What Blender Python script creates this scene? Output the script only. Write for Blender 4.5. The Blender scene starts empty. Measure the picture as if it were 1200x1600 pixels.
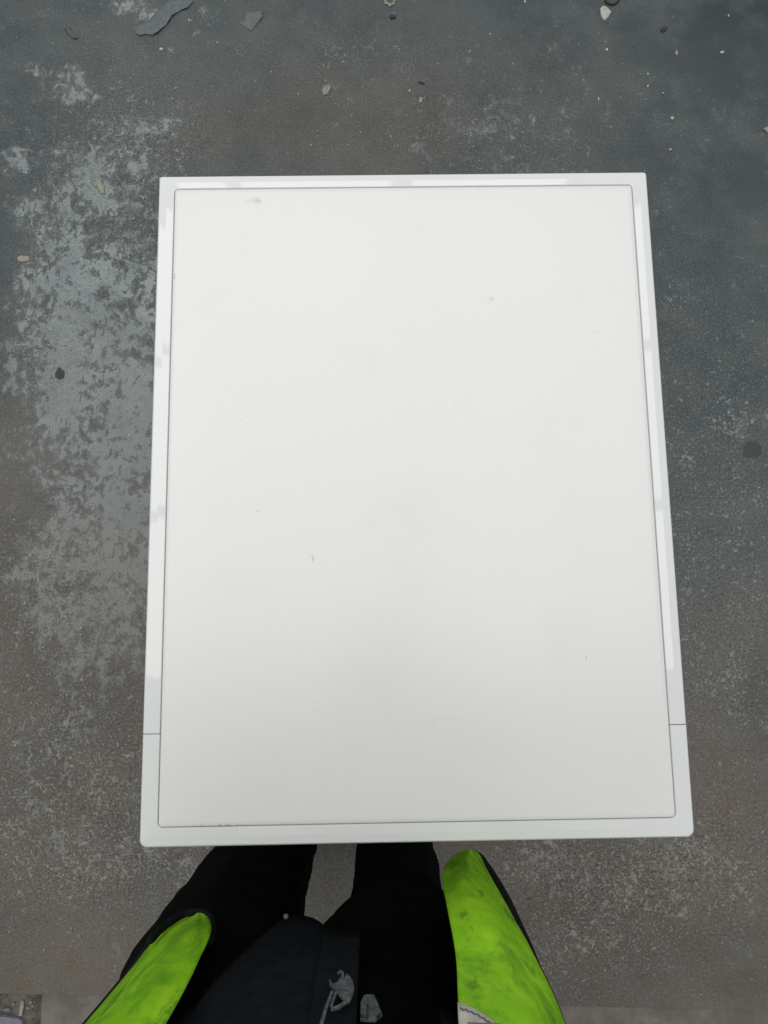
import bpy, bmesh, math, random
from mathutils import Vector, Matrix, Euler, noise
random.seed(7)
S = bpy.context.scene
COL = S.collection
R = math.radians

# ------------------------------------------------------------------ camera
CAM = Vector((-0.031458, -0.121550, 1.506175))
ROT = Euler((0.150325, -0.009722, -0.016206), 'XYZ')
F = 1200.0                                   # focal length in photo pixels (1200 x 1600)
cd = bpy.data.cameras.new('camera')
cd.sensor_fit = 'VERTICAL'; cd.sensor_height = 36.0; cd.lens = F / 1600 * 36.0
cd.clip_start = 0.01; cd.clip_end = 200
cam = bpy.data.objects.new('camera', cd); COL.objects.link(cam)
cam.location = CAM; cam.rotation_euler = ROT
S.camera = cam

# ------------------------------------------------------------------ light
w = bpy.data.worlds.new('World'); S.world = w; w.use_nodes = True
w.node_tree.nodes['Background'].inputs[0].default_value = (0.96, 0.99, 1.0, 1)
w.node_tree.nodes['Background'].inputs[1].default_value = 0.45
RAD = 2.98                                   # radiance of the roof lights
ROOF = 6.0
def roof_light(x0, x1, y0, y1, k=1.0):
    ld = bpy.data.lights.new('roof_light', 'AREA'); ld.shape = 'RECTANGLE'
    ld.size = x1 - x0; ld.size_y = y1 - y0
    ld.energy = k * RAD * math.pi * (x1 - x0) * (y1 - y0)
    ld.color = (1.0, 0.985, 0.965)
    o = bpy.data.objects.new('roof_light', ld); COL.objects.link(o)
    o.location = ((x0 + x1) / 2, (y0 + y1) / 2, ROOF)
YB = [(-0.46, 0.745), (0.835, 2.04), (2.13, 3.28)]
for i, (a, b) in enumerate(YB):
    roof_light(-3.2, -1.62, a, b)
    roof_light(-1.62, -1.22, a, b + (0.58 if i == 2 else 0))
    roof_light(-1.10, 0.15, a, b + (0.58 if i == 2 else 0))
    roof_light(0.32, 1.60, a, b + (0.58 if i == 2 else 0))
    roof_light(1.60, 2.42, a, b)

for x0, x1 in ((-4.2, -2.6), (-2.5, -0.9), (-0.8, 0.8)):       # the next row of roof lights, behind the person
    roof_light(x0, x1, -6.4, -3.2, 0.75)

S.view_settings.view_transform = 'Standard'
S.view_settings.look = 'None'
S.view_settings.exposure = -0.04
S.view_settings.gamma = 1.0
S.view_settings.use_curve_mapping = False
S.render.engine = 'CYCLES'
S.render.resolution_x = 768; S.render.resolution_y = 1024

# ------------------------------------------------------------------ helpers
RM = ROT.to_matrix()
def ray(u, v):
    return RM @ Vector(((u - 600) / F, (800 - v) / F, -1.0))
def on_z(u, v, z=0.0):                       # pixel -> point on the level z
    d = ray(u, v); return CAM + d * ((z - CAM.z) / d.z)
def on_y(u, v, y):                           # pixel -> point on the upright plane y
    d = ray(u, v); return CAM + d * ((y - CAM.y) / d.y)

def srgb(r, g, b, k=1.0):
    def f(c):
        c /= 255.0
        return (c / 12.92 if c <= 0.04045 else ((c + 0.055) / 1.055) ** 2.4) * k
    return (f(r), f(g), f(b), 1)

def mat(name):
    m = bpy.data.materials.new(name); m.use_nodes = True
    nt = m.node_tree
    return m, nt, nt.nodes['Principled BSDF']
class N:
    """small node helper"""
    def __init__(s, nt): s.nt = nt
    def new(s, t, **kw):
        n = s.nt.nodes.new(t)
        for k, v in kw.items(): setattr(n, k, v)
        return n
    def put(s, sock, v):
        if hasattr(v, 'is_linked') or isinstance(v, bpy.types.NodeSocket): s.nt.links.new(v, sock)
        else: sock.default_value = v
    def math(s, op, a, b=None, c=None, clamp=False):
        n = s.new('ShaderNodeMath', operation=op, use_clamp=clamp)
        s.put(n.inputs[0], a)
        if b is not None: s.put(n.inputs[1], b)
        if c is not None: s.put(n.inputs[2], c)
        return n.outputs[0]
    def noise(s, vec, scale, detail=4, rough=0.5, dist=0.0):
        n = s.new('ShaderNodeTexNoise')
        s.put(n.inputs['Vector'], vec); n.inputs['Scale'].default_value = scale
        n.inputs['Detail'].default_value = detail; n.inputs['Roughness'].default_value = rough
        n.inputs['Distortion'].default_value = dist
        return n.outputs['Fac']
    def step(s, x, a, b):
        n = s.new('ShaderNodeMapRange', interpolation_type='SMOOTHSTEP')
        s.put(n.inputs[0], x); s.put(n.inputs[1], a); s.put(n.inputs[2], b)
        return n.outputs[0]
    def mix(s, f, a, b):
        n = s.new('ShaderNodeMix', data_type='RGBA')
        s.put(n.inputs[0], f); s.put(n.inputs[6], a); s.put(n.inputs[7], b)
        return n.outputs[2]
    def obj(s): return s.new('ShaderNodeTexCoord').outputs['Object']
    def attr(s, name): return s.new('ShaderNodeAttribute', attribute_name=name).outputs['Fac']
    def vec(s, v, scale=(1, 1, 1), loc=(0, 0, 0), rot=(0, 0, 0)):
        n = s.new('ShaderNodeMapping'); s.put(n.inputs[0], v)
        n.inputs[1].default_value = loc; n.inputs[2].default_value = rot; n.inputs[3].default_value = scale
        return n.outputs[0]
    def bump(s, h, strength, dist=0.001):
        n = s.new('ShaderNodeBump'); s.put(n.inputs['Height'], h)
        n.inputs['Strength'].default_value = strength; n.inputs['Distance'].default_value = dist
        return n.outputs[0]

def link(name, me, m=None, parent=None, smooth=None):
    o = bpy.data.objects.new(name, me); COL.objects.link(o)
    if m: me.materials.append(m)
    if smooth is not None:
        for p in me.polygons: p.use_smooth = True
        if smooth < 180: me.set_sharp_from_angle(angle=R(smooth))
    if parent: o.parent = parent
    return o
def from_bm(name, bm, m, parent=None, smooth=None):
    bmesh.ops.recalc_face_normals(bm, faces=bm.faces)
    me = bpy.data.meshes.new(name); bm.to_mesh(me); bm.free()
    return link(name, me, m, parent, smooth)
def tag(o, label=None, cat=None, group=None, kind=None):
    for k, v in (('label', label), ('category', cat), ('group', group), ('kind', kind)):
        if v: o[k] = v
    return o
def empty(name, loc=(0, 0, 0)):
    o = bpy.data.objects.new(name, None); COL.objects.link(o); o.location = loc
    o.empty_display_size = 0.05
    return o
def box(bm, x0, x1, y0, y1, z0, z1, bev=0.0, seg=2):
    b = bmesh.new()
    bmesh.ops.create_cube(b, size=1)
    for v in b.verts:
        v.co = Vector((x0 + (v.co.x + .5) * (x1 - x0), y0 + (v.co.y + .5) * (y1 - y0), z0 + (v.co.z + .5) * (z1 - z0)))
    if bev: bmesh.ops.bevel(b, geom=b.edges[:] , offset=bev, segments=seg, affect='EDGES', profile=0.5)
    me = bpy.data.meshes.new('t'); b.to_mesh(me); b.free(); bm.from_mesh(me); bpy.data.meshes.remove(me)
def lerp_tab(tab, t):                        # piecewise linear table
    if t <= tab[0][0]: return tab[0][1]
    for (a, va), (b, vb) in zip(tab, tab[1:]):
        if t <= b: return va + (vb - va) * (t - a) / (b - a)
    return tab[-1][1]
def grid_mesh(rows, close=False):
    n = len(rows[0]); vs = [p for r in rows for p in r]; fs = []
    for i in range(len(rows) - 1):
        for j in range(n if close else n - 1):
            k = (j + 1) % n
            fs.append((i * n + j, i * n + k, (i + 1) * n + k, (i + 1) * n + j))
    me = bpy.data.meshes.new('grid'); me.from_pydata([tuple(v) for v in vs], [], fs); me.update()
    return me
def ss(a, b, x):
    t = min(1, max(0, (x - a) / (b - a))); return t * t * (3 - 2 * t)

# ------------------------------------------------------------------ floor
# edge of the painted slab, from two points seen on its rim
e0 = on_z(60, 1554); e1 = on_z(1200, 1579)
def edge_y(x): return e0.y + (e1.y - e0.y) * (x - e0.x) / (e1.x - e0.x)
# worn places: photo pixel, radii in pixels, amount
WORN = [(60, 112, 22, 10, .46), (118, 122, 22, 16, .60), (112, 150, 30, 11, .60), (140, 182, 22, 20, .26), (178, 205, 50, 18, .22),
        (246, 198, 26, 12, .50), (22, 240, 20, 18, .40), (36, 256, 14, 20, .34), (100, 228, 26, 20, .22), (190, 250, 60, 26, .30),
        (132, 268, 34, 26, .52), (142, 312, 34, 30, .42), (22, 318, 22, 14, .30), (60, 320, 22, 16, .36), (48, 350, 26, 18, .22),
        (86, 365, 30, 42, .50), (110, 420, 46, 54, .44), (130, 480, 56, 54, .36), (40, 450, 20, 26, .40), (172, 410, 26, 45, .34),
        (196, 300, 40, 50, .20), (215, 380, 40, 60, .24), (40, 560, 70, 40, .36), (130, 580, 100, 80, .52), (195, 660, 75, 160, .66),
        (80, 680, 70, 50, .28), (190, 840, 70, 110, .60), (60, 740, 60, 40, .12), (110, 880, 80, 60, .36), (175, 960, 60, 60, .46), (80, 950, 50, 50, .22),
        (205, 12, 26, 20, .40), (318, 20, 16, 8, .40), (236, 26, 24, 14, .36), (272, 16, 10, 10, .3),
        (130, 1050, 50, 50, .20), (110, 1170, 50, 60, .20), (100, 1310, 30, 30, .26), (190, 1370, 50, 40, .24),
        (1195, 690, 16, 12, .0), (1158, 690, 8, 26, .30), (1195, 660, 30, 14, .20), (560, 75, 40, 12, .20), (590, 100, 30, 16, .16),
        (800, 200, 120, 60, .12), (720, 200, 60, 60, .10), (870, 240, 60, 40, .16)]
FLECK = [(1110, 640, 110, 220, .50), (1100, 900, 110, 160, .40), (1130, 1060, 90, 90, .50), (1150, 1280, 80, 90, .34),
         (120, 1180, 170, 190, .62), (180, 1330, 160, 90, .66), (60, 900, 90, 90, .50), (940, 1370, 200, 90, .85), (900, 1490, 110, 70, .44),
         (1080, 1360, 70, 70, .40), (780, 210, 240, 70, .38), (560, 90, 130, 40, .26), (200, 300, 90, 130, .48), (215, 210, 70, 40, .46),
         (120, 330, 120, 190, .40), (60, 560, 70, 60, .45), (530, 1370, 40, 60, .30)]
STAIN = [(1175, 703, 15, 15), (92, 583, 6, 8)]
def fields(u, v):
    wv = 0.0
    for (a, b, ra, rb, k) in WORN:
        d = ((u - a) / ra) ** 2 + ((v - b) / rb) ** 2
        if d < 9: wv = 1 - (1 - wv) * (1 - min(.9, k * 1.18) * math.exp(-d * .6))
    wv = wv if wv < .42 else .42 + .55 * (wv - .42)          # even the barest ground keeps islands of paint
    fv = 0.0
    for (a, b, ra, rb, k) in FLECK:
        d = ((u - a) / ra) ** 2 + ((v - b) / rb) ** 2
        if d < 9: fv = 1 - (1 - fv) * (1 - k * math.exp(-d * .6))
    br = ss(500, 1250, v + (200 - 0.30 * u if v < 1400 else 0)) * .9
    br = max(br, .55 * math.exp(-((u - 560) / 330) ** 2 - ((v - 190) / 130) ** 2))
    br = max(br, .9 * math.exp(-((u - 880) / 190) ** 2 - ((v - 1380) / 120) ** 2))
    st = 0.0
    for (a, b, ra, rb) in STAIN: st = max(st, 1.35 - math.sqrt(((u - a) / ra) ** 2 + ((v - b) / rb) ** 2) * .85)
    vig = .72 * ss(760, 1200, u) * ss(760, 60, v) + .30 * ss(120, 0, v) * ss(300, 900, u) + .42 * ss(60, 0, u) * ss(200, 330, v) * ss(700, 520, v)  # vignette shade painted into the floor colour, strongest at the far right
    return wv, fv, br, max(0, st), vig
RMI = RM.inverted()
def to_px(p):
    c = RMI @ (p - CAM); return 600 + F * c.x / -c.z, 800 - F * c.y / -c.z
def axis(fine0, fine1, st, far):
    a = [-far, -2.6, -1.7, -1.3]; a = [v for v in a if v < fine0 - .05]
    n = int(round((fine1 - fine0) / st)); a += [fine0 + (fine1 - fine0) * i / n for i in range(n + 1)]
    return a + [v for v in (1.3, 1.7, 2.6, far) if v > fine1 + .05]
xs = axis(-0.92, 0.92, 0.0115, 7.0)
vs, fs, at = [], [], []
NR = 176
for i in range(NR + 4):
    for x in xs:
        yb = edge_y(x)
        if i < 3: y = (7.0, 3.0, 1.8)[i]
        else: y = 1.32 + (yb - 1.32) * min(1, (i - 3) / NR)
        p = Vector((x, y, 0)); vs.append(p)
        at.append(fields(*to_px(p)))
n = len(xs)
for i in range(NR + 3):
    for j in range(n - 1): fs.append((i * n + j, (i + 1) * n + j, (i + 1) * n + j + 1, i * n + j + 1))
# rim of the slab drops 12 mm
base = len(vs)
for j, x in enumerate(xs):
    vs.append(Vector((x, edge_y(x) - 0.002, -0.012))); at.append((0.3, .2, .8, 0, 0))
for j in range(n - 1): fs.append(((NR + 3) * n + j, base + j, base + j + 1, (NR + 3) * n + j + 1))
me = bpy.data.meshes.new('floor'); me.from_pydata([tuple(v) for v in vs], [], fs)
for k, nm in enumerate(('worn', 'fleck', 'brown', 'stain', 'vignette')):
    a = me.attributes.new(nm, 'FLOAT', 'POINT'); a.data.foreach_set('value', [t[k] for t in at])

m, nt, bs = mat('worn_floor_paint'); q = N(nt); P = q.obj()
worn, fleck, brown, stain = (q.attr(s) for s in ('worn', 'fleck', 'brown', 'stain'))
big = q.noise(P, 2.3, 5, .55)
slate = q.mix(q.step(big, .35, .68), srgb(64, 73, 76), srgb(80, 87, 88))
earth = q.mix(q.step(big, .35, .66), srgb(86, 79, 71), srgb(105, 96, 87))
rust = q.step(q.noise(P, 9, 6, .6), .54, .70)
earth = q.mix(q.math('MULTIPLY', rust, .75), earth, srgb(102, 84, 69))
bn = q.math('ADD', brown, q.math('MULTIPLY', q.math('SUBTRACT', q.noise(P, 4.0, 6, .6), .5), .7), clamp=True)
basec = q.mix(bn, slate, earth)
mot = q.step(q.noise(P, 15, 9, .70), .32, .70)
basec = q.mix(q.math('MULTIPLY', mot, .36), basec, srgb(110, 112, 109))
dark = q.step(q.noise(q.vec(P, loc=(3, 1, 0)), 26, 9, .74), .56, .66)
basec = q.mix(q.math('MULTIPLY', dark, .30), basec, srgb(60, 62, 61))
# worn-through paint with ragged rims: a thin half-worn layer and a bare one
fine = q.math('SUBTRACT', q.noise(q.vec(P, scale=(1, .75, 1)), 62, 4, .66, .5), .5)
rag = q.math('ADD', q.noise(P, 13, 8, .66, .4), q.math('MULTIPLY', fine, .95))
thr = q.math('SUBTRACT', .80, q.math('MULTIPLY', worn, .60))
soft = q.step(rag, q.math('SUBTRACT', thr, .16), q.math('ADD', thr, .02))
wm = q.step(rag, thr, q.math('ADD', thr, .035))
wcol = q.mix(q.step(q.noise(P, 11, 9, .68), .32, .66), srgb(124, 134, 136), srgb(152, 160, 161))
wcol = q.mix(q.math('MULTIPLY', bn, .85), wcol, srgb(146, 146, 142))
wcol = q.mix(q.math('MULTIPLY', q.step(q.noise(P, 48, 5, .72), .53, .62), .50), wcol, srgb(98, 102, 102))
c1 = q.mix(q.math('MULTIPLY', soft, .55), basec, srgb(120, 123, 121))
c1 = q.mix(q.math('MULTIPLY', wm, q.math('SUBTRACT', .85, q.math('MULTIPLY', bn, .52))), c1, wcol)
# small flecks of lifted paint, pale and dark
fd = q.math('MULTIPLY', fleck, 1.0)
clump = q.math('MULTIPLY', q.math('SUBTRACT', q.noise(P, 12, 5, .65), .5), .45)
fl = q.math('ADD', q.noise(P, 100, 3, .60, 1.2), clump)
fthr = q.math('SUBTRACT', .72, q.math('MULTIPLY', fd, .24))
fm = q.step(fl, fthr, q.math('ADD', fthr, .05))
fcol = q.mix(q.step(q.noise(P, 60, 4, .6), .35, .65), srgb(106, 113, 113), srgb(158, 162, 158))
fcol = q.mix(q.math('MULTIPLY', bn, .55), fcol, srgb(146, 137, 124))
c2 = q.mix(q.math('MULTIPLY', fm, .72), c1, fcol)
fl2 = q.noise(q.vec(P, loc=(5, 9, 0)), 110, 4, .66, .9)
f2t = q.math('SUBTRACT', .68, q.math('MULTIPLY', fd, .16))
fm2 = q.step(fl2, f2t, q.math('ADD', f2t, .05))
c2 = q.mix(q.math('MULTIPLY', fm2, .55), c2, q.mix(bn, srgb(52, 56, 57), srgb(66, 57, 49)))
grit = q.noise(P, 230, 3, .70)
gk = q.math('ADD', .24, q.math('MULTIPLY', fd, .75), clamp=True)
c2 = q.mix(q.math('MULTIPLY', q.step(grit, .53, .68), gk), c2, srgb(138, 142, 140))
c2 = q.mix(q.math('MULTIPLY', q.step(grit, .47, .33), gk), c2, srgb(50, 52, 52))
sp = q.step(q.noise(q.vec(P, loc=(7, 2, 0)), 150, 2, .5), .715, .74)
c2 = q.mix(q.math('MULTIPLY', sp, .75), c2, srgb(172, 176, 166))
vignette = q.attr('vignette')
c2 = q.mix(q.math('MULTIPLY', vignette, q.step(q.noise(P, 6, 7, .65), .66, .40)), c2, srgb(52, 62, 66))
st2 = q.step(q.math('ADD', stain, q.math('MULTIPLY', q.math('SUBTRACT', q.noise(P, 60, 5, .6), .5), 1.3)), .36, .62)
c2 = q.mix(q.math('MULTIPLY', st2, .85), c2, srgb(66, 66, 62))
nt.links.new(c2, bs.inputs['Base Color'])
hgt = q.math('ADD', q.math('MULTIPLY', wm, -.5), q.math('ADD', q.math('MULTIPLY', fm, .6), q.math('MULTIPLY', grit, .6)))
nt.links.new(q.bump(hgt, .5, .0016), bs.inputs['Normal'])
rr = q.math('ADD', .60, q.math('MULTIPLY', q.math('SUBTRACT', mot, .5), .16))
nt.links.new(rr, bs.inputs['Roughness']); bs.inputs['Specular IOR Level'].default_value = .35
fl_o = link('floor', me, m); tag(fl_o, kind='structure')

# bare concrete strip beyond the slab rim
m, nt, bs = mat('bare_concrete'); q = N(nt); P = q.obj()
c = q.mix(q.step(q.noise(P, 14, 8, .65), .35, .68), srgb(98, 92, 87), srgb(124, 117, 111))
c = q.mix(q.math('MULTIPLY', q.step(q.noise(P, 60, 6, .7), .52, .66), .5), c, srgb(90, 84, 78))
nt.links.new(c, bs.inputs['Base Color']); bs.inputs['Roughness'].default_value = .8
nt.links.new(q.bump(q.noise(P, 200, 6, .7), .4, .001), bs.inputs['Normal'])
bm = bmesh.new()
xa = on_z(63, 1570).x
quad = [(xa, edge_y(xa) + .05, -.006), (7, edge_y(7) + .05, -.006), (7, -7, -.006), (xa, -7, -.006)]
f = bm.faces.new([bm.verts.new(p) for p in quad])
tag(from_bm('concrete_strip', bm, m), kind='structure')
m, nt, bs = mat('dirty_joint'); q = N(nt); P = q.obj()
c = q.mix(q.step(q.noise(P, 40, 8, .7), .4, .62), srgb(70, 65, 60), srgb(108, 103, 98))
nt.links.new(c, bs.inputs['Base Color']); bs.inputs['Roughness'].default_value = .9
nt.links.new(q.bump(q.noise(P, 120, 6, .7), .8, .003), bs.inputs['Normal'])
bm = bmesh.new()
quad = [(-7, edge_y(-7) + .05, -.0105), (xa + .06, edge_y(xa) + .05, -.0105), (xa + .06, -7, -.0105), (-7, -7, -.0105)]
f = bm.faces.new([bm.verts.new(p) for p in quad])
tag(from_bm('ground_joint', bm, m), kind='structure')

# ------------------------------------------------------------------ appliance
ZT = 0.85; HW = 0.225; HD = 0.293
m, nt, bs = mat('gloss_white_plastic'); q = N(nt); P = q.obj()
c = q.mix(q.step(q.noise(P, 6, 5, .6), .3, .7), (.760, .772, .770, 1), (.770, .781, .778, 1))
nt.links.new(c, bs.inputs['Base Color'])
bs.inputs['Roughness'].default_value = .035; bs.inputs['IOR'].default_value = 1.5
TRIM = m
m, nt, bs = mat('white_enamel'); bs.inputs['Base Color'].default_value = (.74, .75, .75, 1)
bs.inputs['Roughness'].default_value = .3; ENAMEL = m
q = N(nt); nt.links.new(q.bump(q.noise(q.obj(), 300, 2, .5), .05, .0004), bs.inputs['Normal'])
m, nt, bs = mat('dark_rubber'); bs.inputs['Base Color'].default_value = (.02, .02, .02, 1); bs.inputs['Roughness'].default_value = .6
RUBBER = m

m, nt, bs = mat('white_laminate'); q = N(nt); P = q.obj()
c = q.mix(q.noise(P, 700, 3, .6), (.762, .757, .752, 1), (.812, .807, .802, 1))
c = q.mix(q.math('MULTIPLY', q.step(q.noise(P, 260, 2, .5), .72, .76), .10), c, (.5, .48, .46, 1))
sep = q.new('ShaderNodeSeparateXYZ'); q.put(sep.inputs[0], P)
def smudge(c, u, v, ru, rv, amt, sc, lo, hi, col):
    p0 = on_z(u, v, ZT)
    k = 1730.0
    dx = q.math('MULTIPLY', q.math('SUBTRACT', sep.outputs[0], p0.x), k / ru)
    dy = q.math('MULTIPLY', q.math('SUBTRACT', sep.outputs[1], p0.y), k / rv)
    d = q.math('SQRT', q.math('ADD', q.math('MULTIPLY', dx, dx), q.math('MULTIPLY', dy, dy)))
    fall = q.step(d, 1.0, 0.0)
    nn = q.step(q.noise(q.vec(P, loc=(u * .01, v * .01, 0)), sc, 6, .65), lo, hi)
    return q.mix(q.math('MULTIPLY', q.math('MULTIPLY', fall, nn), amt), c, col)
G = (.36, .34, .33, 1)
c = smudge(c, 401, 314, 22, 10, .50, 90, .40, .62, G)
c = smudge(c, 408, 336, 12, 7, .30, 120, .42, .6, G)
c = smudge(c, 385, 318, 60, 16, .10, 60, .40, .7, G)
c = smudge(c, 768, 467, 8, 5.5, .38, 160, .25, .5, G)
c = smudge(c, 489, 873, 2.2, 9, .65, 200, .25, .5, G)
c = smudge(c, 486, 868, 6, 2.5, .25, 200, .25, .5, G)
c = smudge(c, 916, 1028, 2, 5, .6, 200, .2, .5, G)
c = smudge(c, 273, 432, 2.6, 8, .7, 300, .42, .52, G)
c = smudge(c, 930, 522, 8, 10, .25, 300, .55, .62, G)
c = smudge(c, 704, 1122, 34, 4, .20, 120, .45, .56, G)
c = smudge(c, 680, 1132, 22, 3, .16, 120, .40, .56, G)
c = smudge(c, 340, 1289, 60, 3.2, .7, 300, .52, .58, (.25, .22, .2, 1))
c = smudge(c, 403, 799, 3, 3, .6, 100, .2, .4, G)
c = smudge(c, 640, 780, 900, 1100, .40, 420, .735, .76, G)
c = smudge(c, 640, 800, 900, 1100, .05, 14, .52, .72, G)
nt.links.new(c, bs.inputs['Base Color'])
bs.inputs['IOR'].default_value = 1.5
rr = q.math('ADD', .235, q.math('ADD', q.math('MULTIPLY', q.noise(P, 300, 3, .6), .05), q.math('MULTIPLY', q.math('SUBTRACT', q.noise(q.vec(P, scale=(1, .5, 1), rot=(0, 0, .5)), 9, 6, .65), .5), .12)))
nt.links.new(rr, bs.inputs['Roughness'])
h = q.math('ADD', q.noise(P, 900, 2, .5), q.math('MULTIPLY', q.noise(q.vec(P, scale=(1, .25, 1)), 1500, 2, .5), .5))
nt.links.new(q.bump(h, .06, .0004), bs.inputs['Normal'])
LAMI = m

def rrect(x0, x1, y0, y1, rads, z, seg=6, sub=10):
    """rounded rectangle loop; rads = (front-right, back-right, back-left, front-left)"""
    pts = []
    cs = [(x1, y0, -90), (x1, y1, 0), (x0, y1, 90), (x0, y0, 180)]
    sg = [(-1, 1), (-1, -1), (1, -1), (1, 1)]
    for (cx, cy, a0), (sx, sy), r in zip(cs, sg, rads):
        r = max(r, .0004)
        for k in range(seg + 1):
            a = R(a0 + 90 * k / seg)
            pts.append(Vector((cx + sx * r + r * math.cos(a), cy + sy * r + r * math.sin(a), z)))
    out = []
    for i, p in enumerate(pts):
        qn = pts[(i + 1) % len(pts)]
        out.append(p)
        if (i + 1) % (seg + 1) == 0:
            for t in range(1, sub): out.append(p.lerp(qn, t / sub))
    return out
appl = empty('kitchen_appliance', (0, 0, 0))
tag(appl, 'white free standing slimline appliance with flat framed top on worn grey floor', 'appliance')
# trim: profile as (share of the rim width, drop)
FI, FO = math.tan(R(.8)), math.tan(R(4.4))
WD = .0145
def facet(t):                                # drop of the rim surface at share t of its width
    return -(.985 - t) * WD * FI if t > .53 else -(.985 - .53) * WD * FI - (.53 - t) * WD * FO
prof = [(0, -.030), (0, -.0042), (.006, -.0031), (.024, -.0022), (.055, -.0015), (.095, facet(.12) - .00022), (.12, facet(.12)), (.135, facet(.135)),
        (.30, facet(.30)), (.515, facet(.515)), (.53, facet(.53) + .000006), (.545, facet(.545)), (.75, facet(.75)), (.955, facet(.955)), (.97, facet(.97)), (.988, -.00022), (1.0, -.0007), (1.0, -.006)]
PX, PY0, PY1 = .2116, -.2790, .2815         # inner opening
def trim_bm():
    rows = []
    for t, dz in prof:
        x = .2264 + (PX - .2264) * t; ya = -.2946 + (PY0 + .2946) * t; yb = .2949 + (PY1 - .2949) * t
        rf = .0062 + (.0042 - .0062) * t; rb = .0024 + (.0042 - .0024) * t
        rows.append(rrect(-x, x, ya, yb, (rf, rb, rb, rf), ZT + dz, 8, 24))
    b = bmesh.new(); vv = [[b.verts.new(p) for p in r] for r in rows]
    for a, c2 in zip(vv, vv[1:]):
        for j in range(len(a)): b.faces.new((a[j], a[(j + 1) % len(a)], c2[(j + 1) % len(a)], c2[j]))
    return b
YS = -.2048
def cut(b, y, keep_up):
    g = b.verts[:] + b.edges[:] + b.faces[:]
    bmesh.ops.bisect_plane(b, geom=g, dist=1e-6, plane_co=(0, y, 0), plane_no=(0, 1, 0), clear_inner=keep_up, clear_outer=not keep_up)
    # turn the cut ends down so that the joint has depth
    es = [e for e in b.edges if e.is_boundary and all(abs(v.co.y - y) < 1e-5 for v in e.verts)]
    r = bmesh.ops.extrude_edge_only(b, edges=es)
    for v in [g for g in r['geom'] if isinstance(g, bmesh.types.BMVert)]: v.co.z -= .004; v.co.y += .0004 * (1 if keep_up else -1)
b = trim_bm(); cut(b, YS + .00032, True); from_bm('rear_trim', b, TRIM, appl, 35)
b = trim_bm(); cut(b, YS - .00032, False); from_bm('front_trim', b, TRIM, appl, 35)
# laminate panel, its rim slightly eased
G0 = .0007
prp = [(0, -.006), (0, -.0009), (.0003, -.0003), (.0009, 0.0), (.004, .00005), (.03, .00005)]
b = bmesh.new(); vv = []
for o, dz in prp:
    vv.append([b.verts.new(p) for p in rrect(-PX + G0 + o, PX - G0 - o, PY0 + G0 + o, PY1 - G0 - o, [max(.0034 - o, .0005)] * 4, ZT + dz, 8, 4)])
for a, c2 in zip(vv, vv[1:]):
    for j in range(len(a)): b.faces.new((a[j], a[(j + 1) % len(a)], c2[(j + 1) % len(a)], c2[j]))
b.faces.new(vv[-1])
from_bm('top_panel', b, LAMI, appl, 40)
# tray that closes the groove from below
m, nt, bs = mat('groove_grey'); bs.inputs['Base Color'].default_value = (.60, .60, .59, 1); bs.inputs['Roughness'].default_value = .6
b = bmesh.new(); box(b, -PX - .006, PX + .006, PY0 - .006, PY1 + .006, ZT - .012, ZT - .0055)
from_bm('panel_tray', b, m, appl)
b = bmesh.new(); box(b, -HW + .003, HW - .003, -HD + .022, HD - .003, .085, ZT - .0125, .002)
from_bm('cabinet', b, ENAMEL, appl, 40)
b = bmesh.new(); box(b, -HW + .003, HW - .003, -HD + .004, -HD + .0215, .125, .715, .004, 3)
d = from_bm('door', b, ENAMEL, appl, 40)
b = bmesh.new(); box(b, -HW + .003, HW - .003, -HD + .004, -HD + .0215, .718, .8195, .004, 3)
d2 = from_bm('control_panel', b, TRIM, appl, 40)
b = bmesh.new(); box(b, -.07, .07, -HD + .0015, -HD + .006, .735, .760, .002, 2)
from_bm('handle', b, RUBBER, d2, 40)
b = bmesh.new(); box(b, -HW + .006, HW - .006, -HD + .040, -HD + .052, .012, .0845, .002)
from_bm('plinth', b, ENAMEL, appl, 40)
for sx in (-1, 1):
    for y in (-HD + .075, HD - .04):
        b = bmesh.new()
        bmesh.ops.create_cone(b, cap_ends=True, segments=16, radius1=.017, radius2=.014, depth=.085, matrix=Matrix.Translation((sx * .19, y, .0425)))
        from_bm('foot', b, RUBBER, appl, 40)

# ------------------------------------------------------------------ person
BX = -.09
person = empty('person', (BX, -.50, 0))
tag(person, 'person in black trousers and open lime high-visibility vest standing against the appliance front', 'person')
PINV = Matrix.Translation((-BX, .50, 0))
def lean(o):
    for v in o.data.vertices:
        z = v.co.z
        if v.co.y < -.335: v.co.y -= .075 * ss(1.06, 1.40, z) * ss(-.335, -.38, v.co.y)
def kid(o, parent=None):
    """parent to the person, geometry was written in world metres"""
    lean(o); o.data.transform(PINV); o.parent = parent or person
    return o
def hull(bm, p0, r0, p1, r1, sc=None):
    t = bmesh.new()
    for p, r in ((p0, r0), (p1, r1)):
        bmesh.ops.create_icosphere(t, subdivisions=2, radius=r, matrix=Matrix.Translation(p) @ (Matrix.Diagonal((*sc, 1)) if sc else Matrix()))
    res = bmesh.ops.convex_hull(t, input=t.verts)
    bmesh.ops.delete(t, geom=[g for g in t.verts if not g.link_faces], context='VERTS')
    me = bpy.data.meshes.new('t'); t.to_mesh(me); t.free(); bm.from_mesh(me); bpy.data.meshes.remove(me)
def chain(bm, pts):
    for (a, ra), (b2, rb) in zip(pts, pts[1:]): hull(bm, Vector(a), ra, Vector(b2), rb)
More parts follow.
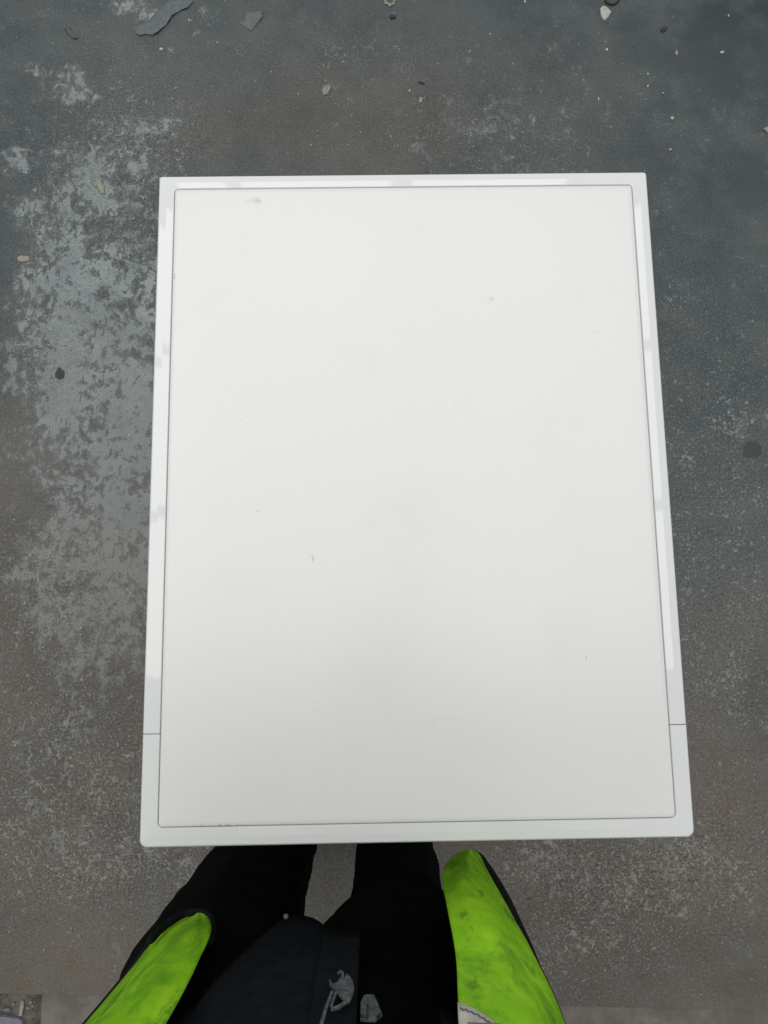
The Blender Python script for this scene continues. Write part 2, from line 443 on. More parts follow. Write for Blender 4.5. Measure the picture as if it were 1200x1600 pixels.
def remesh(o, vox, sm=6, disp=None):
    mo = o.modifiers.new('skin', 'REMESH'); mo.mode = 'VOXEL'; mo.voxel_size = vox; mo.use_smooth_shade = True
    s2 = o.modifiers.new('soft', 'SMOOTH'); s2.factor = .5; s2.iterations = sm
    if disp:
        tx = bpy.data.textures.new('folds', 'CLOUDS'); tx.noise_scale = disp[1]; tx.noise_depth = 2
        dm = o.modifiers.new('folds', 'DISPLACE'); dm.texture = tx; dm.strength = disp[0]; dm.mid_level = .5
    return o
def cloth(name, c0, c1, rough=.85, sc=60, bump=.4, stain=None, sheen=0):
    m, nt, bs = mat(name); q = N(nt); P = q.obj()
    c = q.mix(q.step(q.noise(P, sc, 5, .6), .35, .65), c0, c1)
    if stain:
        s1 = q.step(q.noise(q.vec(P, scale=(1, 1, .55), rot=(0, .35, 0)), 26, 7, .62, .5), .48, .64)
        c = q.mix(q.math('MULTIPLY', s1, .70), c, stain[0])
        s3 = q.step(q.noise(q.vec(P, scale=(1, 1, .3), loc=(4, 1, 2), rot=(0, -.3, 0)), 60, 6, .65, .4), .57, .68)
        c = q.mix(q.math('MULTIPLY', s3, .55), c, stain[1])
    nt.links.new(c, bs.inputs['Base Color']); bs.inputs['Roughness'].default_value = rough
    bs.inputs['Specular IOR Level'].default_value = .06
    if sheen: bs.inputs['Sheen Weight'].default_value = sheen
    hh = q.math('ADD', q.noise(P, 1100, 2, .5), q.math('MULTIPLY', q.noise(P, 30, 4, .5), 2.0))
    nt.links.new(q.bump(hh, bump, .0012), bs.inputs['Normal'])
    return m
BLACK = cloth('black_twill', (.0018, .0021, .0027, 1), (.0028, .0032, .0040, 1))
TEE = cloth('black_knit', (.0018, .002, .0026, 1), (.0027, .003, .0038, 1))
NAVY = cloth('navy_fleece', (.0088, .0102, .0125, 1), (.0125, .0145, .0175, 1), .95)
EDGE = cloth('charcoal_binding', (.010, .012, .011, 1), (.016, .018, .017, 1))
LIME = cloth('lime_fabric', srgb(164, 222, 46), srgb(140, 206, 38), .75, 40, .30, (srgb(104, 164, 40), srgb(66, 102, 46)))
m, nt, bs = mat('skin'); q = N(nt); P = q.obj()
nt.links.new(q.mix(q.noise(P, 40, 5, .6), (.50, .29, .21, 1), (.42, .23, .16, 1)), bs.inputs['Base Color'])
bs.inputs['Roughness'].default_value = .5; bs.inputs['Subsurface Weight'].default_value = .08; SKIN = m

# body: one continuous figure, mostly inside the clothes, both hands up holding the phone
HIPL, HIPR = Vector((-.175, -.49, .84)), Vector((-.025, -.49, .84))
bm = bmesh.new()
LEGL = [((-.203, -.455, .085), .042), ((-.203, -.460, .28), .050), ((-.202, -.470, .47), .055), ((-.188, -.488, .70), .070), (HIPL, .082)]
LEGR = [((-.006, -.460, .085), .038), ((-.007, -.464, .28), .044), ((-.007, -.472, .46), .046), ((-.016, -.485, .66), .060), (HIPR, .074)]
chain(bm, LEGL); chain(bm, LEGR)
hull(bm, Vector((-.205, -.470, .045)), .036, Vector((-.215, -.345, .035)), .026)
hull(bm, Vector((-.006, -.475, .045)), .036, Vector((.004, -.345, .035)), .026)
hull(bm, HIPL, .082, HIPR, .076)
chain(bm, [((BX, -.50, .86), .090), ((BX, -.505, 1.02), .085), ((BX, -.51, 1.20), .095), ((BX, -.515, 1.33), .090)])
hull(bm, Vector((BX - .05, -.505, 1.02)), .075, Vector((BX + .05, -.505, 1.02)), .075)
hull(bm, Vector((BX - .085, -.515, 1.27)), .075, Vector((BX + .085, -.515, 1.27)), .075)
SHL, SHR = Vector((BX - .175, -.515, 1.375)), Vector((BX + .175, -.515, 1.375))
hull(bm, SHL, .048, SHR, .048)
chain(bm, [((BX, -.505, 1.37), .055), ((BX, -.475, 1.47), .050), ((BX, -.455, 1.53), .052)])
ELL, ELR = Vector((BX - .255, -.435, 1.135)), Vector((BX + .275, -.430, 1.135))
WRL, WRR = Vector((-.130, -.270, 1.462)), Vector((.075, -.265, 1.462))
chain(bm, [(SHL, .048), (ELL, .038), (WRL, .026)]); chain(bm, [(SHR, .048), (ELR, .038), (WRR, .026)])
# phone frame: lens at its far end, screen up, tilted like the view
PH = Vector((-.030, -.178, 1.497)); PR = Euler((0.1503, 0, 0)).to_matrix()
def ph(x, y, z): return PH + PR @ Vector((x, y, z))
for sx, wr in ((-1, WRL), (1, WRR)):
    pal = ph(sx * .062, -.030, -.010)
    hull(bm, wr, .024, pal, .017); hull(bm, ph(sx * .060, -.055, -.008), .015, ph(sx * .056, .002, -.012), .013)
    for k, (yy, ln, r) in enumerate(((.010, .030, .0078), (-.010, .034, .0082), (-.030, .032, .0080), (-.049, .025, .0070))):
        a, b1, c1 = ph(sx * .056, yy, -.018), ph(sx * .040, yy + .002, -.021), ph(sx * (.040 - ln), yy + .004, -.0148)
        chain(bm, [(a, r * 1.1), (b1, r), (c1, r * .85)])
    a, b1, c1 = ph(sx * .060, -.045, .000), ph(sx * .050, -.026, .016), ph(sx * .028, -.010, .0145)
    chain(bm, [(a, .013), (b1, .0095), (c1, .0078)])
# head, bent forward over the phone
HC = Vector((BX + .005, -.430, 1.600)); HR = Euler((R(-28), 0, 0)).to_matrix()
def hd(x, y, z): return HC + HR @ Vector((x, y, z))
hull(bm, hd(0, -.018, .035), .080, hd(0, .012, .028), .078)
hull(bm, hd(0, .030, -.055), .052, hd(0, .010, .02), .074)
hull(bm, hd(0, .052, -.086), .026, hd(0, .035, -.04), .050)
hull(bm, hd(0, .088, .018), .009, hd(0, .101, -.022), .010)
for sx in (-1, 1):
    hull(bm, hd(sx * .012, .093, -.024), .0075, hd(sx * .004, .095, -.022), .008)
    hull(bm, hd(sx * .080, -.008, .020), .012, hd(sx * .076, -.002, -.018), .009)
    hull(bm, hd(sx * .018, .086, .032), .008, hd(sx * .046, .072, .034), .008)
hull(bm, hd(-.018, .084, -.050), .007, hd(.018, .084, -.050), .007)
hull(bm, hd(-.015, .082, -.062), .008, hd(.015, .082, -.062), .008)
body = from_bm('body', bm, SKIN); kid(body); remesh(body, .006, 3)
m, nt, bs = mat('dark_hair'); bs.inputs['Base Color'].default_value = (.02, .014, .01, 1); bs.inputs['Roughness'].default_value = .6
q = N(nt); nt.links.new(q.bump(q.noise(q.vec(q.obj(), scale=(1, .2, 1)), 300, 4, .6), .8, .003), bs.inputs['Normal'])
bm = bmesh.new()
hull(bm, hd(0, -.030, .045), .084, hd(0, -.006, .062), .076)
hull(bm, hd(0, -.045, .010), .070, hd(0, -.050, -.02), .055)
hair = from_bm('hair', bm, m); kid(hair); remesh(hair, .006, 2, (.008, .02))
m, nt, bs = mat('eye_white'); bs.inputs['Base Color'].default_value = (.7, .68, .65, 1); bs.inputs['Roughness'].default_value = .15
m2, nt, bs = mat('iris_brown'); bs.inputs['Base Color'].default_value = (.04, .02, .01, 1); bs.inputs['Roughness'].default_value = .1
for sx in (-1, 1):
    bm = bmesh.new(); bmesh.ops.create_icosphere(bm, subdivisions=3, radius=.0115, matrix=Matrix.Translation(hd(sx * .031, .072, .014)))
    e = kid(from_bm('eye', bm, m, None, 180))
    bm = bmesh.new(); bmesh.ops.create_icosphere(bm, subdivisions=2, radius=.0058, matrix=Matrix.Translation(hd(sx * .030, .0790, .011)))
    kid(from_bm('iris', bm, m2, None, 180), e)

# trousers
bm = bmesh.new()
chain(bm, [((-.204, -.452, .060), .066), ((-.204, -.458, .28), .073), ((-.203, -.468, .47), .078), ((-.204, -.484, .64), .094), ((-.194, -.489, .71), .096), ((-.178, -.492, .82), .092)])
chain(bm, [((-.006, -.458, .060), .058), ((-.007, -.462, .28), .061), ((-.007, -.470, .44), .061), ((-.009, -.478, .54), .066), ((-.028, -.487, .63), .086), ((-.040, -.492, .70), .096), ((-.034, -.492, .80), .092)])
hull(bm, Vector((-.165, -.495, .84)), .103, Vector((-.040, -.495, .84)), .098)
hull(bm, Vector((-.155, -.500, .98)), .098, Vector((-.050, -.500, .98)), .092)
tr = from_bm('trousers', bm, BLACK); kid(tr); remesh(tr, .008, 5, (.014, .07))
# shoes
for x0, x1, y0, y1 in ((-.206, -.216, -.500, -.345), (-.006, .004, -.505, -.345)):
    bm = bmesh.new(); hull(bm, Vector((x0, y0, .055)), .043, Vector((x1, y1, .045)), .043); hull(bm, Vector((x0, y0 + .02, .08)), .045, Vector((x0, y0 + .05, .11)), .042)
    for v in bm.verts: v.co.z = max(v.co.z, .016)
    sh = from_bm('shoe', bm, BLACK); kid(sh); remesh(sh, .006, 3)
    bm = bmesh.new(); hull(bm, Vector((x0, y0, .05)), .046, Vector((x1, y1, .05)), .046)
    for v in bm.verts: v.co.z = .002 if v.co.z < .05 else .020
    bmesh.ops.remove_doubles(bm, verts=bm.verts, dist=.0005)
    kid(from_bm('sole', bm, RUBBER, None, 40), sh)

# black shirt: body loft and sleeves as one mesh
bm = bmesh.new()
hull(bm, Vector((BX - .050, -.500, .86)), .106, Vector((BX - .050, -.508, 1.26)), .104)
hull(bm, Vector((BX + .050, -.500, .86)), .106, Vector((BX + .050, -.508, 1.26)), .104)
hull(bm, Vector((BX - .05, -.50, .86)), .106, Vector((BX + .05, -.50, .86)), .106)
hull(bm, Vector((BX - .05, -.508, 1.26)), .106, Vector((BX + .05, -.508, 1.26)), .106)
hull(bm, SHL, .062, SHR, .062)
hull(bm, Vector((BX, -.50, 1.36)), .080, Vector((BX, -.49, 1.425)), .066)
for s0, e_, w_ in ((SHL, ELL, WRL), (SHR, ELR, WRR)): chain(bm, [(s0, .063), (e_, .050), (e_.lerp(w_, .90), .036)])
shirt = from_bm('shirt', bm, TEE); kid(shirt); remesh(shirt, .008, 4, (.010, .05))

# dark jacket worn open: its left front runs to a stitched band, its right front lies under the vest
JA, JB, JCY = .158, .120, -.497
def on_jacket(u, v, a=JA, b=JB):
    d = ray(u, v); ox, oy = CAM.x - BX, CAM.y - JCY
    A = (d.x / a) ** 2 + (d.y / b) ** 2; B = 2 * (ox * d.x / a ** 2 + oy * d.y / b ** 2); Cc = (ox / a) ** 2 + (oy / b) ** 2 - 1
    D = B * B - 4 * A * Cc
    if D < 0: return None
    return CAM + d * ((-B - math.sqrt(D)) / (2 * A))
hem_px = [(562, 1458), (548, 1456), (530, 1454), (512, 1446), (500, 1436), (490, 1431), (470, 1428), (440, 1437), (418, 1455), (400, 1470), (378, 1490), (355, 1510), (330, 1536), (308, 1565)]
hem = []
for (u, v) in hem_px:
    p = on_jacket(u, v)
    if p is None: continue
    hem.append((math.atan2((p.x - BX) / JA, (p.y - JCY) / JB), p.z))   # 0 = straight ahead, negative = left
hem.sort()
th0, th1 = hem[0][0], hem[-1][0]
def hem_z(t):
    if t < th0: return hem[0][1] + .01 * (th0 - t)
    return lerp_tab(hem, t)
def jpt(t, z, g=0):
    f = 1 - .10 * ss(1.25, 1.40, z)
    k = 1 + .010 * math.sin(9 * t + 5 * z) + .016 * (noise.noise(Vector((t * 3, z * 7, 1.3))))
    return Vector((BX + (JA * f * k + g) * math.sin(t), JCY - .008 * ss(.9, 1.3, z) + (JB * f * k + g) * math.cos(t), z))
ts = [th0 + (th1 - th0) * i / 40 for i in range(41)]
left = [th0 - (math.pi + th0) * (1 - i / 24) for i in range(24)]          # from the back round to the left
rows = []
for i in range(30):
    s = i / 29
    rows.append([jpt(t, hem_z(t) + (1.385 - hem_z(t)) * s) for t in left + ts])
jk = link('jacket', grid_mesh(rows), NAVY, None, 180); kid(jk)
so = jk.modifiers.new('thick', 'SOLIDIFY'); so.thickness = .003; so.offset = 1
# band with stitched edges along the front opening
tb = [i for i in ts if i > lerp_tab([(z, z) for z in ts], on_jacket(495, 1500) and math.atan2((on_jacket(495, 1500).x - BX) / JA, (on_jacket(495, 1500).y - JCY) / JB))]
rows = [[jpt(t, hem_z(t) + .002 + (1.385 - hem_z(t)) * i / 29, .0034) for t in tb] for i in range(30)]
band = link('front_band', grid_mesh(rows), NAVY, None, 180); kid(band, jk)
so = band.modifiers.new('thick', 'SOLIDIFY'); so.thickness = .002; so.offset = 1
tr_ = [0.72 + (math.pi - .72) * i / 24 for i in range(25)]
rows = [[jpt(t, .87 + (1.385 - .87) * i / 19) for t in tr_] for i in range(20)]
jr = link('jacket_right_side', grid_mesh(rows), NAVY, None, 180); jr.name = 'jacket_side'; kid(jr, jk)
so = jr.modifiers.new('thick', 'SOLIDIFY'); so.thickness = .003; so.offset = 1
# snap at the hem
m, nt, bs = mat('grey_metal'); bs.inputs['Base Color'].default_value = (.14, .145, .15, 1); bs.inputs['Roughness'].default_value = .45; METAL = m
p = on_jacket(447, 1439); bm = bmesh.new()
bmesh.ops.create_uvsphere(bm, u_segments=14, v_segments=10, radius=.0024, matrix=Matrix.Translation(p + Vector((0, .0040, .001))))
kid(from_bm('snap_button', bm, METAL, None, 180), jk)
# faded grey print
m, nt, bs = mat('faded_print'); q = N(nt); P = q.obj()
nt.links.new(q.mix(q.step(q.noise(P, 260, 5, .65), .38, .66), srgb(58, 65, 67), srgb(98, 105, 106)), bs.inputs['Base Color']); bs.inputs['Roughness'].default_value = .7
PRINT = m
def on_surface(polys, name, grow, parent, mt):
    bm = bmesh.new()
    for poly in polys:
        vv = []
        for (u, v) in poly:
            p = on_jacket(u, v, JA + grow, JB + grow)
            t = math.atan2((p.x - BX) / JA, (p.y - JCY) / JB)
            nrm = Vector((math.sin(t), math.cos(t), 0))
            vv.append((bm.verts.new(p), bm.verts.new(p + nrm * .0012)))
        k = len(vv)
        bm.faces.new([a[1] for a in vv]); bm.faces.new([a[0] for a in vv][::-1])
        for i in range(k): bm.faces.new((vv[i][0], vv[(i + 1) % k][0], vv[(i + 1) % k][1], vv[i][1]))
    o = from_bm(name, bm, mt); kid(o, parent); return o
pr = [[(514, 1532), (520, 1540), (526, 1537), (532, 1530), (538, 1530), (541, 1523), (546, 1528), (551, 1536), (553, 1548), (550, 1560), (545, 1570), (540, 1567), (530, 1558), (522, 1548), (515, 1541)],
      [(517, 1550), (521, 1552), (512, 1576), (505, 1602), (499, 1602), (507, 1576)],
      [(523, 1552), (526, 1554), (519, 1576), (515, 1574)],
      [(540, 1565), (543, 1569), (530, 1578), (516, 1581), (518, 1577), (528, 1573)],
      [(531, 1532), (534, 1526), (533, 1521), (529, 1523), (527, 1522), (531, 1518), (536, 1520), (537, 1527), (534, 1533)]]
on_surface(pr, 'chest_print', .0105, jk, PRINT)
tg = [[(563, 1568), (568, 1557), (583, 1556), (588, 1566), (597, 1590), (586, 1598), (563, 1596)]]
on_surface(tg, 'pull_tab', .004, jk, PRINT)
on_surface([[(573.5, 1570), (575, 1570), (574, 1592), (572.5, 1592)], [(563, 1586), (569, 1589), (568, 1591), (563, 1589)], [(588, 1589), (594, 1584), (595, 1586), (589, 1591)]], 'pull_tab_stitch', .0056, jk, RUBBER)

# high-visibility vest
vest = empty('vest'); vest.parent = person
def kidv(o, par=None):
    lean(o); o.data.transform(PINV); o.parent = par or vest; return o
def curve(tab, v):                           # smooth table lookup
    i = 0
    while i < len(tab) - 2 and v > tab[i + 1][0]: i += 1
    (a, va), (b, vb) = tab[i], tab[i + 1]
    t = min(1, max(0, (v - a) / (b - a)))
    pa = tab[max(0, i - 1)]; pb = tab[min(len(tab) - 1, i + 2)]
    ma = (vb - pa[1]) / (b - pa[0]) * (b - a); mb = (pb[1] - va) / (pb[0] - a) * (b - a)
    return (2*t**3-3*t*t+1)*va + (t**3-2*t*t+t)*ma + (-2*t**3+3*t*t)*vb + (t**3-t*t)*mb
R_IN = [(1328, 733), (1331, 722), (1336, 713), (1347, 701), (1358, 694), (1370, 691), (1388, 693), (1425, 700), (1465, 708), (1510, 714), (1560, 716), (1600, 718), (1680, 722), (1780, 728)]
R_OUT = [(1328, 736), (1331, 743), (1336, 748), (1350, 755), (1375, 768), (1405, 785), (1440, 804), (1472, 822), (1510, 841), (1555, 863), (1600, 881), (1680, 915), (1780, 955)]
R_DARK = [(1328, 2), (1340, 6), (1365, 11), (1400, 12), (1430, 10), (1470, 6), (1510, 2.5), (1560, 1.5), (1780, 1)]
L_IN = [(1428, 312), (1430, 319), (1436, 325), (1446, 329), (1458, 329), (1475, 323), (1500, 311), (1530, 297), (1570, 276), (1600, 259), (1680, 215), (1760, 175)]
L_OUT = [(1428, 307), (1430, 297), (1436, 285), (1450, 263), (1465, 246), (1480, 233), (1515, 206), (1560, 169), (1600, 135), (1680, 65), (1760, -5)]
L_DARK = [(1428, 4), (1440, 10), (1470, 9), (1500, 6), (1560, 5), (1600, 5), (1760, 4)]
def panel(name, tin, tout, dark, y0, v0, v1, sx, seed):
    rows, drows = [], []
    NV = 54
    vals = [v0 + (v1 - v0) * (i / NV) ** 1.6 for i in range(NV + 1)]
    for v in vals:
        a, b2 = curve(tin, v), curve(tout, v); row = []
        for j in range(19):
            s = j / 18
            lean = .010 * ss(v0, v0 + 120, v)
            f = .0045 * noise.noise(Vector((s * 2.2 + seed, v * .012, seed))) + .003 * noise.noise(Vector((s * 5 + v * .008, v * .02, seed + 4)))
            y = y0 + .004 * math.sin(s * math.pi) - .030 * max(0, s - .45) ** 2 / .3 - lean * .4 + f - .012 * (1 - ss(v0, v0 + 26, v))
            row.append(on_y(a + (b2 - a) * s, v, y))
        rows.append(row)
        d = curve(dark, v)
        last = row[-1]
        e1 = on_y(b2 + sx * d, v, last.y - .010)
        dr = [on_y(b2 - sx * 2.0, v, last.y - .0035), e1]
        for k in range(1, 6):
            t = k / 5
            dr.append(Vector((e1.x - sx * .012 * t * t, e1.y - .13 * t, e1.z + .004 * t)))
        drows.append(dr)
    # carried on up to the shoulder
    top, dtop = rows[-1], drows[-1]
    sh = Vector((BX + sx * .120, -.500, 1.437))
    for k in range(1, 9):
        t = k / 8
        r2 = []
        for j, p in enumerate(top):
            s = j / 18
            tgt = Vector((BX + sx * (.075 + .085 * s), -.490 - .01 * s, 1.452 - .035 * s))
            mid = Vector((p.x * .5 + tgt.x * .5, -.375 - .02 * s, 1.31))
            r2.append(p * (1 - t) ** 2 + mid * 2 * t * (1 - t) + tgt * t * t)
        rows.append(r2)
    o = link(name, grid_mesh(rows), LIME, None, 180); kidv(o)
    so = o.modifiers.new('thick', 'SOLIDIFY'); so.thickness = .0022; so.offset = 0
    o2 = link('side_panel', grid_mesh(drows), EDGE, None, 180); kidv(o2)
    so = o2.modifiers.new('thick', 'SOLIDIFY'); so.thickness = .002; so.offset = 0
    return o, drows
pr_, dr_ = panel('front_panel', R_IN, R_OUT, R_DARK, -.345, 1328, 1780, 1, 1.7)
pl_, dl_ = panel('front_panel', L_IN, L_OUT, L_DARK, -.374, 1428, 1760, -1, 5.1)
# binding round the left panel's lower edge
edge = [(v, curve(L_IN, v)) for v in (1475, 1466, 1458, 1450, 1443, 1438, 1434, 1430, 1428)]
pts = [on_y(u + 3, v - 2, -.384) for v, u in edge] + [on_y(curve(L_OUT, v) - 3, v - 5, -.388) for v in (1430, 1434, 1440, 1450, 1462, 1475)]
bm = bmesh.new()
for a, b2 in zip(pts, pts[1:]): hull(bm, a, .0040, b2, .0040)
kidv(remesh(from_bm('binding', bm, EDGE), .0025, 2))
# back of the vest
rows = []
for i in range(20):
    z = .72 + (1.43 - .72) * i / 19; row = []
    xr = .092 if z < 1.1 else .092 + .05 * ss(1.1, 1.3, z) - .06 * ss(1.3, 1.43, z)
    xl = -.274 if z < 1.1 else -.274 - .05 * ss(1.1, 1.3, z) + .06 * ss(1.3, 1.43, z)
    for j in range(25):
        t = j / 24; x = xr + (xl - xr) * t
        row.append(Vector((x, -.50 - (.158 - .05 * ss(1.3, 1.43, z)) * math.sin(math.pi * t) ** .42 + .004 * noise.noise(Vector((t * 6, z * 5, 2))), z)))
    rows.append(row)
bp = link('back_panel', grid_mesh(rows), LIME, None, 180); kidv(bp)
so = bp.modifiers.new('thick', 'SOLIDIFY'); so.thickness = .0022
# white patch with a zigzag seam at the waist of the right front
m, nt, bs = mat('white_tape'); q = N(nt); P = q.obj()
nt.links.new(q.mix(q.step(q.noise(P, 90, 5, .6), .35, .7), srgb(196, 192, 180), srgb(222, 219, 208)), bs.inputs['Base Color']); bs.inputs['Roughness'].default_value = .5
TAPE = m
def pcurve(u, v):
    a, b2 = curve(R_IN, v), curve(R_OUT, v); s = (u - a) / (b2 - a)
    f = .0045 * noise.noise(Vector((s * 2.2 + 1.7, v * .012, 1.7))) + .003 * noise.noise(Vector((s * 5 + v * .008, v * .02, 5.7)))
    return -.345 + .004 * math.sin(s * math.pi) - .030 * max(0, s - .45) ** 2 / .3 - .004 + f
rows = []
tape_top = [(0, 1568), (.18, 1571), (.45, 1579), (.75, 1592), (1.0, 1608)]
for i in range(9):
    row = []
    for j in range(13):
        s = j / 12; vt = lerp_tab(tape_top, s); v = vt + (1680 - vt) * i / 8
        a = curve(R_IN, v) - 1.5; u = a + 66 * s
        row.append(on_y(u, v, pcurve(u, v) + .0030))
    rows.append(row)
tp = link('reflective_patch', grid_mesh(rows), TAPE, None, 180); kidv(tp, pr_)
so = tp.modifiers.new('thick', 'SOLIDIFY'); so.thickness = .0012; so.offset = 0
bm = bmesh.new(); zz = []
for i in range(15):
    s = .04 + .94 * i / 14; vt = lerp_tab(tape_top, s) + 6 + (2.2 if i % 2 else 0); u = curve(R_IN, vt) + 66 * s
    zz.append(on_y(u, vt, pcurve(u, vt) + .0040))
for a, b2 in zip(zz, zz[1:]): hull(bm, a, .0005, b2, .0005)
zz = []
for i in range(8):
    s = .2 + .75 * i / 7; u = curve(R_IN, 1598) + 66 * s; zz.append(on_y(u, 1598 + 2 * s, pcurve(u, 1598) + .0040))
for a, b2 in zip(zz, zz[1:]): hull(bm, a, .0004, b2, .0004)
m, nt, bs = mat('grey_thread'); bs.inputs['Base Color'].default_value = (.16, .16, .19, 1)
kidv(from_bm('stitching', bm, m), pr_)

# phone in both hands, just above the viewpoint
m, nt, bs = mat('phone_glass'); bs.inputs['Base Color'].default_value = (.01, .01, .012, 1); bs.inputs['Roughness'].default_value = .12
phone = empty('mobile_phone', PH); phone.rotation_euler = (0.1503, 0, 0)
tag(phone, 'black mobile phone held level in the two hands of the person', 'phone')
bm = bmesh.new(); box(bm, -.037, .037, -.079, .079, -.0045, .0045, .003, 3); phb = from_bm('phone_body', bm, m, phone, 40)
bm = bmesh.new(); box(bm, -.034, .034, -.076, .076, .0046, .0052); from_bm('screen', bm, m, phone)

# ------------------------------------------------------------------ litter on the floor
def simple(name, col, rough=.7, var=.75):
    m, nt, bs = mat(name); q = N(nt); P = q.obj()
    c2 = tuple(v * var for v in col[:3]) + (1,)
    nt.links.new(q.mix(q.step(q.noise(P, 160, 5, .6), .35, .65), col, c2), bs.inputs['Base Color'])
    bs.inputs['Roughness'].default_value = rough
    nt.links.new(q.bump(q.noise(P, 300, 4, .6), .4, .001), bs.inputs['Normal'])
    return m
WHITE = simple('chip_white', srgb(186, 188, 182)); BEIGE = simple('chip_beige', srgb(158, 152, 137))
GREYC = simple('chip_grey', srgb(108, 112, 110)); DARKC = simple('chip_dark', srgb(48, 50, 52)); BROWN = simple('chip_brown', srgb(66, 62, 54))
LILAC = simple('sheet_lilac', srgb(118, 118, 130), .4)
def flake(name, px, mt, label, cat, th=.0018, lift=.003, group=None, z0=.0006):
    pts = [on_z(u, v, z0) for u, v in px]
    c = sum(pts, Vector()) / len(pts)
    size = max((p - c).length for p in pts)
    dirv = Vector((math.cos(px[0][0]), math.sin(px[0][0]), 0))
    bm = bmesh.new(); lo, hi = [], []
    def zz(p): return lift * max(0, (p - c).dot(dirv) / size) ** 2
    ring = []
    for a, b2 in zip(pts, pts[1:] + pts[:1]):
        ring.append(a); ring.append(a.lerp(b2, .5) + Vector((random.uniform(-.04, .04), random.uniform(-.04, .04), 0)) * size)
    for p in ring:
        l = p - c; lo.append(bm.verts.new((l.x, l.y, zz(p)))); hi.append(bm.verts.new((l.x * .94, l.y * .94, zz(p) + th)))
    cl, chh = bm.verts.new((0, 0, 0)), bm.verts.new((0, 0, th * 1.25))
    k = len(ring)
    for i in range(k):
        j = (i + 1) % k
        bm.faces.new((lo[i], lo[j], hi[j], hi[i])); bm.faces.new((hi[i], hi[j], chh)); bm.faces.new((lo[j], lo[i], cl))
    o = from_bm(name, bm, mt); o.location = c
    tag(o, label, cat, group); return o
flake('paint_chip', [(937, 14), (941, 10), (947, 12), (955, 20), (951, 27), (945, 33), (939, 26)], WHITE, 'bright white chip, the largest white fragment on the floor behind the appliance', 'chip', .003)
flake('plaster_chip', [(153, 286), (158, 283), (163, 292), (164, 303), (159, 304), (154, 296)], BEIGE, 'upright cream sliver on the pale worn patch near the rear corner of the appliance', 'chip', .0035)
flake('plaster_chip', [(28, 404), (34, 400), (46, 401), (48, 407), (38, 410), (29, 409)], BEIGE, 'cream sliver lying at the rim of the pale worn patch', 'chip', .003)
flake('stone_chip', [(503, 142), (506, 135), (514, 133), (517, 139), (513, 148), (505, 150)], simple('chip_tan', srgb(146, 140, 128)), 'tan rounded chip alone on bare dark floor behind the appliance', 'chip', .003)
flake('paint_flake', [(371, 35), (382, 33), (383, 20), (410, 19), (411, 28), (401, 38), (392, 49), (386, 44)], GREYC, 'large grey triangular paint flake with one lifted corner', 'paint flake', .0014, .006)
flake('debris_piece', [(608, 26), (612, 23), (619, 25), (618, 30), (610, 30)], DARKC, 'dark oval crumb beside a small pale heap at the floor far end', 'debris')
flake('debris_piece', [(1031, 47), (1036, 43), (1043, 45), (1040, 49), (1034, 51)], DARKC, 'dark pointed crumb to the side of the bright white chip', 'debris')
flake('debris_piece', [(86, 583), (92, 574), (101, 580), (100, 590), (93, 593), (86, 589)], BROWN, 'brown flat chip on the pale worn floor beside the appliance', 'debris', .0010, .001)
flake('debris_piece', [(654, 160), (656, 152), (661, 154), (659, 161)], BEIGE, 'tiny curled tan crumb near the dark scuff behind the appliance', 'debris')
flake('debris_piece', [(652, 129), (657, 127), (664, 130), (660, 132)], DARKC, 'short dark scuff crumb above the tiny curled tan crumb', 'debris', .001)
flake('paint_chip', [(1191, 202), (1198, 198), (1206, 203), (1200, 208)], BEIGE, 'pale lens-shaped chip at the far side of the dark bluish floor', 'chip')
for k, (u, v, a, b2) in enumerate([(1057, 83, 2.4, 4.6), (1128, 82, 3.2, 2), (948, 78, 2.2, 2.2), (766, 54, 1.8, 1.8), (1050, 185, 3, 2.6), (1012, 135, 1.4, 2),
                                   (1036, 146, 1.6, 1.6), (1138, 25, 1.4, 1.8), (820, 3, 1.6, 2.6), (1047, 234, 2.6, 2.2), (935, 155, 1.2, 3.4), (640, 142, 1.6, 1.6),
                                   (275, 138, 2, 1.6), (252, 77, 3, 2.4), (296, 32, 1.5, 1.5), (340, 67, 2, 1.6), (192, 210, 1.6, 1.4), (1012, 116, 1.4, 1.4)]):
    ang = [0.3 + 2 * math.pi * i / 6 for i in range(6)]
    flake('pale_grit', [(u + a * math.cos(t), v + b2 * math.sin(t)) for t in ang], WHITE if k % 3 else BEIGE,
          'tiny pale grit speck lying on the dark floor behind the appliance', 'grit', .0015, .001, 'pale grit specks behind the appliance')
for k, (u, v, a, b2) in enumerate([(604, 6, 4, 2), (609, 9, 3.2, 2.4), (614, 7, 3, 1.8), (602, 3, 2, 1.6), (616, 3, 2, 2)]):
    ang = [0.3 + 2 * math.pi * i / 6 for i in range(6)]
    flake('plaster_crumb', [(u + a * math.cos(t), v + b2 * math.sin(t)) for t in ang], BEIGE,
          'pale crumb of the small heap beside the dark oval crumb', 'crumb', .003, .001, 'crumbs of the small heap')
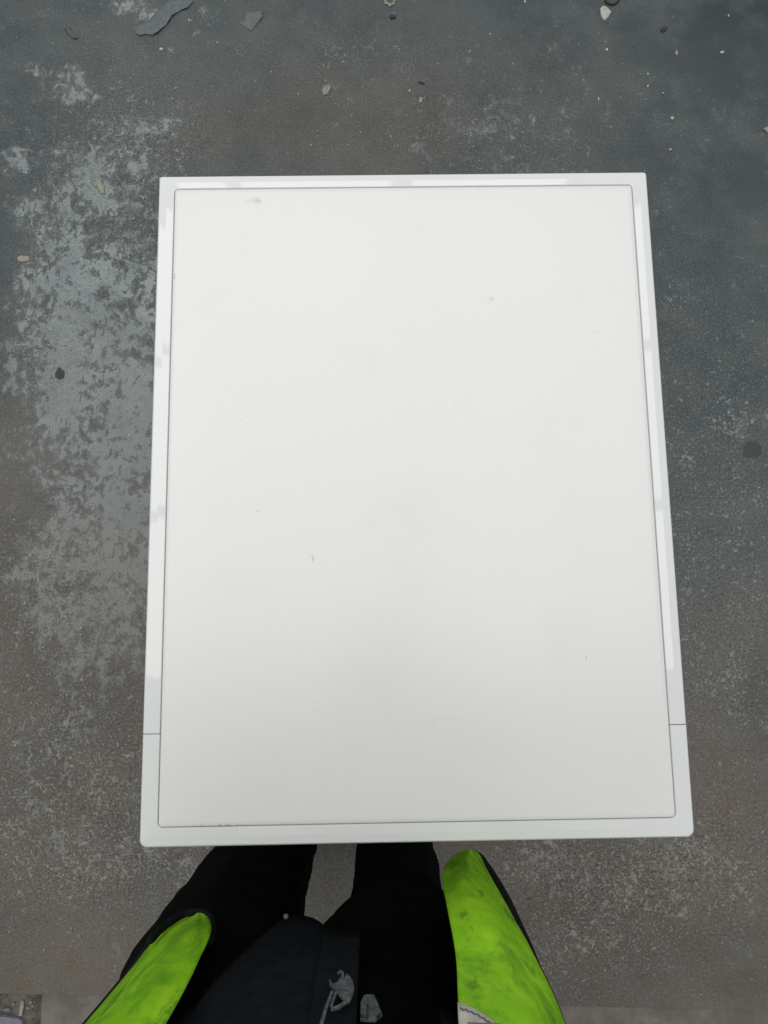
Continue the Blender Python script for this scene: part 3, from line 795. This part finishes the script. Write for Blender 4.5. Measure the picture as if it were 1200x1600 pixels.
# bottom corner
def zf(z): return z
flake('wood_sliver', [(31, 1584), (34, 1563), (38, 1562), (39, 1570), (36, 1585), (33, 1587)], BEIGE, 'cream upright sliver in the dirty joint past the slab rim', 'sliver', .004, .002, None, -.0095)
for k, (u, v, a, b2) in enumerate([(12, 1577, 7, 3), (49, 1565, 2, 2), (52, 1571, 1.6, 1.6), (44, 1574, 2.2, 1.5), (22, 1568, 2, 2)]):
    ang = [0.3 + 2 * math.pi * i / 6 for i in range(6)]
    flake('joint_crumb', [(u + a * math.cos(t), v + b2 * math.sin(t)) for t in ang], GREYC if k == 0 else BEIGE,
          'crumb of rubble lying in the dirty joint past the slab rim', 'crumb', .003, .001, 'crumbs in the dirty joint', -.0095)
flake('metal_sheet', [(-30, 1584), (20, 1587), (36, 1592), (40, 1604), (40, 1660), (-30, 1660)], LILAC, 'lilac grey sheet corner lying past the slab rim', 'sheet', .004, .0, None, -.0095)
# lifted curl of paint: a ribbon peeled up along one side
path = [(213, 53), (219, 57), (228, 54), (238, 56), (247, 53), (253, 48), (258, 41), (266, 34), (271, 26), (277, 20), (286, 17), (293, 14), (297, 8), (305, 2)]
rows = [[] for _ in range(6)]
for i, (u, v) in enumerate(path):
    k = math.sin(math.pi * (i + .5) / len(path)); h = .0012 + .0058 * k * (.6 + .4 * math.sin(i * 1.9))
    wd = 12 + 9 * k + 5 * noise.noise(Vector((i * .8, 3, 1)))
    for r_ in range(6):
        f_ = r_ / 5
        p = on_z(u - wd * .75 * f_ + 1.5 * math.sin(i * 2.3 + r_), v - wd * f_, 0)
        rows[r_].append(p + Vector((0, 0, h * (1 - f_) ** 1.6 + .0006)))
o = link('paint_curl', grid_mesh(rows), simple('curl_grey', srgb(104, 112, 114), .6, .75), None, 180)
cen = on_z(256, 40, 0); o.data.transform(Matrix.Translation(-cen)); o.location = cen
so = o.modifiers.new('thick', 'SOLIDIFY'); so.thickness = .0008
tag(o, 'long wavy ribbon of grey paint peeling up from the floor', 'paint curl')
# small peeled lip
path = [(108, 44), (113, 52), (119, 58), (124, 61)]
rows = [[], [], []]
for i, (u, v) in enumerate(path):
    p = on_z(u, v, 0); p2 = on_z(u - 8, v + 1, 0)
    rows[0].append(p + Vector((0, 0, .004))); rows[1].append(p.lerp(p2, .5) + Vector((0, 0, .003))); rows[2].append(p2 + Vector((0, 0, .0006)))
o = link('paint_curl', grid_mesh(rows), simple('lip_grey', srgb(92, 99, 101)), None, 180)
cen = on_z(116, 53, 0); o.data.transform(Matrix.Translation(-cen)); o.location = cen
so = o.modifiers.new('thick', 'SOLIDIFY'); so.thickness = .0008
tag(o, 'short lip of paint lifting beside the long peeling ribbon', 'paint curl')
# dark rubber loop at the far end
bm = bmesh.new(); pts = [on_z(u, v, .004) for u, v in ((946, 1), (950, 5), (957, 7), (964, 4), (968, -2), (965, -9), (957, -11), (949, -7), (946, 1))]
cen = pts[0].copy(); cen.z = 0
for a, b2 in zip(pts, pts[1:]): hull(bm, a - cen, .0022, b2 - cen, .0022)
o = from_bm('rubber_loop', bm, RUBBER); o.location = cen; remesh(o, .0011, 2)
tag(o, 'small dark loop of rubber behind the bright white chip', 'loop')
